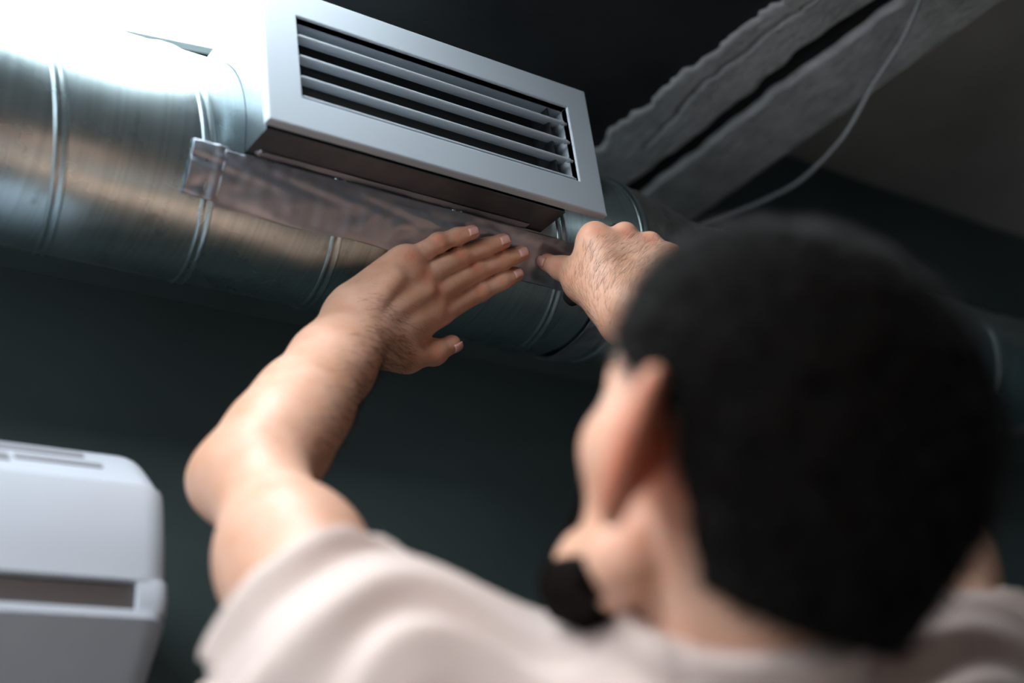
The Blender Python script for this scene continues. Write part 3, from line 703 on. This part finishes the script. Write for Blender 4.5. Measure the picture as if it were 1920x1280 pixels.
# arm and hand hair
bn = vnormals(me)
def hair_on(mask_fn, count, flow_fn, length, rad, tilt=.72):
    w = mask_fn(verts, bn); w = np.where(verts[:, 2] > zcut+.02, w, 0); w = w/w.sum(); ix = RNG.choice(len(verts), count, replace=True, p=w)
    f = flow_fn(verts[ix]); f = f - bn[ix]*(f*bn[ix]).sum(1)[:, None]; f /= np.linalg.norm(f, axis=1)[:, None]+1e-9
    return verts[ix]+RNG.normal(0, .0005, (count, 3)), bn[ix], f
def seg_w(V, a, b, r):
    ab = b-a; t = (V-a)@ab/(ab@ab); q = V-a-np.clip(t, 0, 1)[:, None]*ab; return ((t > -.05) & (t < 1.05) & ((q*q).sum(1) < r*r)).astype(float), np.clip(t, 0, 1)
toR = CV(.8, -.55, -.2)
def m_left(V, n):
    a, t = seg_w(V, LE, LW, .06); b, _ = seg_w(V, LW, C(775, 580, 1.275), .055); hz = np.clip((n@CV(.35, -.2, -1)), 0, 1)
    return a*(.35+.9*t)*np.clip(.15+n@toR, 0, 1) + b*hz*.9*np.exp(-(((V-C(712, 640, 1.235))**2).sum(1))/.035**2)
def flowL(P): return np.tile(norm(C(800, 640, 1.29)-LW)*.8 + CV(.3, -.6, 0)*.5, (len(P), 1))
r1, n1, f1 = hair_on(m_left, 2600, flowL, .012, .0001)
strands('arm_hair', r1, n1, f1, .013, .00010, .6, m_armhair, 3, .72)
def m_right(V, n):
    a, t = seg_w(V, RW*.8+RE*.2, C(1175, 470, 1.335), .075); fing = np.exp(-((V-C(1160, 540, 1.31))**2).sum(1)/.055**2)
    return a*np.clip(n@CV(-.1, 0, -1), 0, 1)*fing
def flowR(P): return np.tile(norm(C(1190, 440, 1.34)-RW)*.5 + CV(.7, .1, 0)*.7, (len(P), 1))
r1, n1, f1 = hair_on(m_right, 1500, flowR, .010, .0001)
strands('arm_hair', r1, n1, f1, .011, .00009, .7, m_armhair, 3, .75)

# ---- t-shirt
shirt = Field()
hemL = C(590, 1190, .845); axL = norm(LE-LS); hemR = RS*.82+RE*.18; axR = norm(RE-RS)
shirt.add([cap(p['a'], p['b'], p['ra'], p['rb'], p['u'], p['s']) for p in trunk[:]] + [cap(MS-Zv*.35-bodyF*.04, MS-Zv*.62-bodyF*.06, .135, .14)], .035, 0)
nd = norm(HO-neckB)
shirt.add([cap(LS, hemL+axL*.03, .060, .056), cap(RS, hemR+axR*.03, .058, .054)], 0, .05)
def folds(P):
    out = np.zeros(len(P))
    # drape lines fanning from each armpit over the shoulder
    for S_, ax, hem in ((LS, axL, hemL), (RS, axR, hemR)):
        q = P-S_; t = q@ax; rad_ = q-t[:, None]*ax; e1 = norm(np.cross(ax, Zv)); e2 = np.cross(ax, e1); an = np.arctan2(rad_@e2, rad_@e1)
        w = np.exp(-((t-.02)/.11)**2)*np.exp(-np.maximum(np.linalg.norm(q, axis=1)-.12, 0)**2/.06**2)
        ph = t*95 + 2.2*np.sin(an*1.5+.6) + 1.1*np.sin(an*3+2)
        out += w*(.0052*np.sin(ph) + .0028*np.sin(ph*1.9+1.1+an*2))
    out += .0022*np.sin(P[:, 0]*45+P[:, 2]*38+2*np.sin(P[:, 1]*22))*np.sin(P[:, 1]*30-P[:, 2]*24)
    return out
neckcut_n = norm(nd*.9+bodyF*.40+Zv*.05); neckcut_p = neckB + nd*.108
def shirt_post(P, d):
    hn_ = (P-neckcut_p)@neckcut_n; dk = smin(pd(neck[0], P), pd(neck[1], P), .03)
    d = smin(d, np.maximum(dk, hn_+.011), .03)
    d0 = d + folds(P); out = d0-.011; inner = d0-.0035
    hl = (P-hemL)@axL + .004*np.sin((P@np.array([40., 55., 30.]))); hr = (P-hemR)@axR
    nl = np.linalg.norm(P-hemL, axis=1); nr = np.linalg.norm(P-hemR, axis=1)
    cutL = np.where(nl < .13, hl, -1); cutR = np.where(nr < .13, hr, -1)
    inn = np.maximum(inner, np.maximum(-.05-np.maximum(cutL, cutR), -1))
    d = np.maximum(out, -np.where((cutL > -.05) | (cutR > -.05), inner, 1.0))
    d = np.maximum(d, np.maximum(cutL, cutR))
    zb_ = MS[2]-.66; return np.maximum(d, zb_-P[:, 2])
shirt.post.append(shirt_post)
sv, sq = sparse_mesh(shirt, (MS[0]-.40, MS[1]-.36, MS[2]-.68), (MS[0]+.40, MS[1]+.40, MS[2]+.32), .0032)
sho = link('tshirt', nparray_mesh('tshirt', sv, sq), m_shirt, per); sho['label'] = 'beige cotton t-shirt'
# ribbed collar: a thicker band along the neck opening
coll = Field(); coll.add(neck, .03, .03)
def coll_post(P, d):
    h = (P-neckcut_p)@neckcut_n; dn = np.linalg.norm((P-neckB)-((P-neckB)@neckcut_n)[:, None]*neckcut_n, axis=1)
    d = np.maximum(np.abs(d+folds(P)*.5-.0105)-.0035, np.abs(h+.007)-.0095); return np.maximum(d, dn-.12)
coll.post.append(coll_post)
cv_, cq_ = sparse_mesh(coll, neckcut_p-.15, neckcut_p+.15, .0025); link('collar', nparray_mesh('collar', cv_, cq_), m_shirt, per)
# ---- trousers and shoes
tr = Field()
for s in (1, -1):
    hip = pel + bodyR*.09*s - Zv*.03; foot = np.array([hip[0], hip[1], .09]) + bodyR*.03*s; kn = (hip+foot)/2 + bodyF*.02
    tr.add([cap(hip, kn, .094, .074), cap(kn, foot-Zv*.02, .074, .062)], .04, .03)
    sf = Field(); sf.add([cap(foot-Zv*.04, foot-Zv*.045+bodyF*.15, .045, .040), cap(foot-Zv*.04-bodyF*.03, foot+Zv*.03, .044, .048)], .03, 0)
    sf.post.append(lambda P, d: np.maximum(d, .002-P[:, 2]))
    a, b = sparse_mesh(sf, foot-np.array([.25, .25, .10]), foot+np.array([.25, .25, .15]), .005); link('shoe', nparray_mesh('shoe', a, b), m_shoe, per)
tr.add([cap(pel-bodyR*.07, pel+bodyR*.07, .12, .12)], .05, .05)
tr.post.append(lambda P, d: np.maximum(np.maximum(d + .003*np.sin(P[:, 2]*40+P[:, 0]*20), P[:, 2]-1.02), .05-P[:, 2]))
a, b = sparse_mesh(tr, (pel[0]-.35, pel[1]-.35, 0.0), (pel[0]+.35, pel[1]+.35, 1.1), .009); link('trousers', nparray_mesh('trousers', a, b), m_trouser, per)

# ---- black squeegee held in the right fist
sq0, sq1 = C(1071, 557, 1.350), C(1140, 500, 1.372)
t = norm(sq1-sq0); o = tube('squeegee', [sq0-t*.006, sq0-t*.004, sq0, sq1], [.004, .008, .0095, .0095], m_rubber, None, 14)
tag(o, 'black squeegee handle held in the right fist against the duct', 'squeegee')
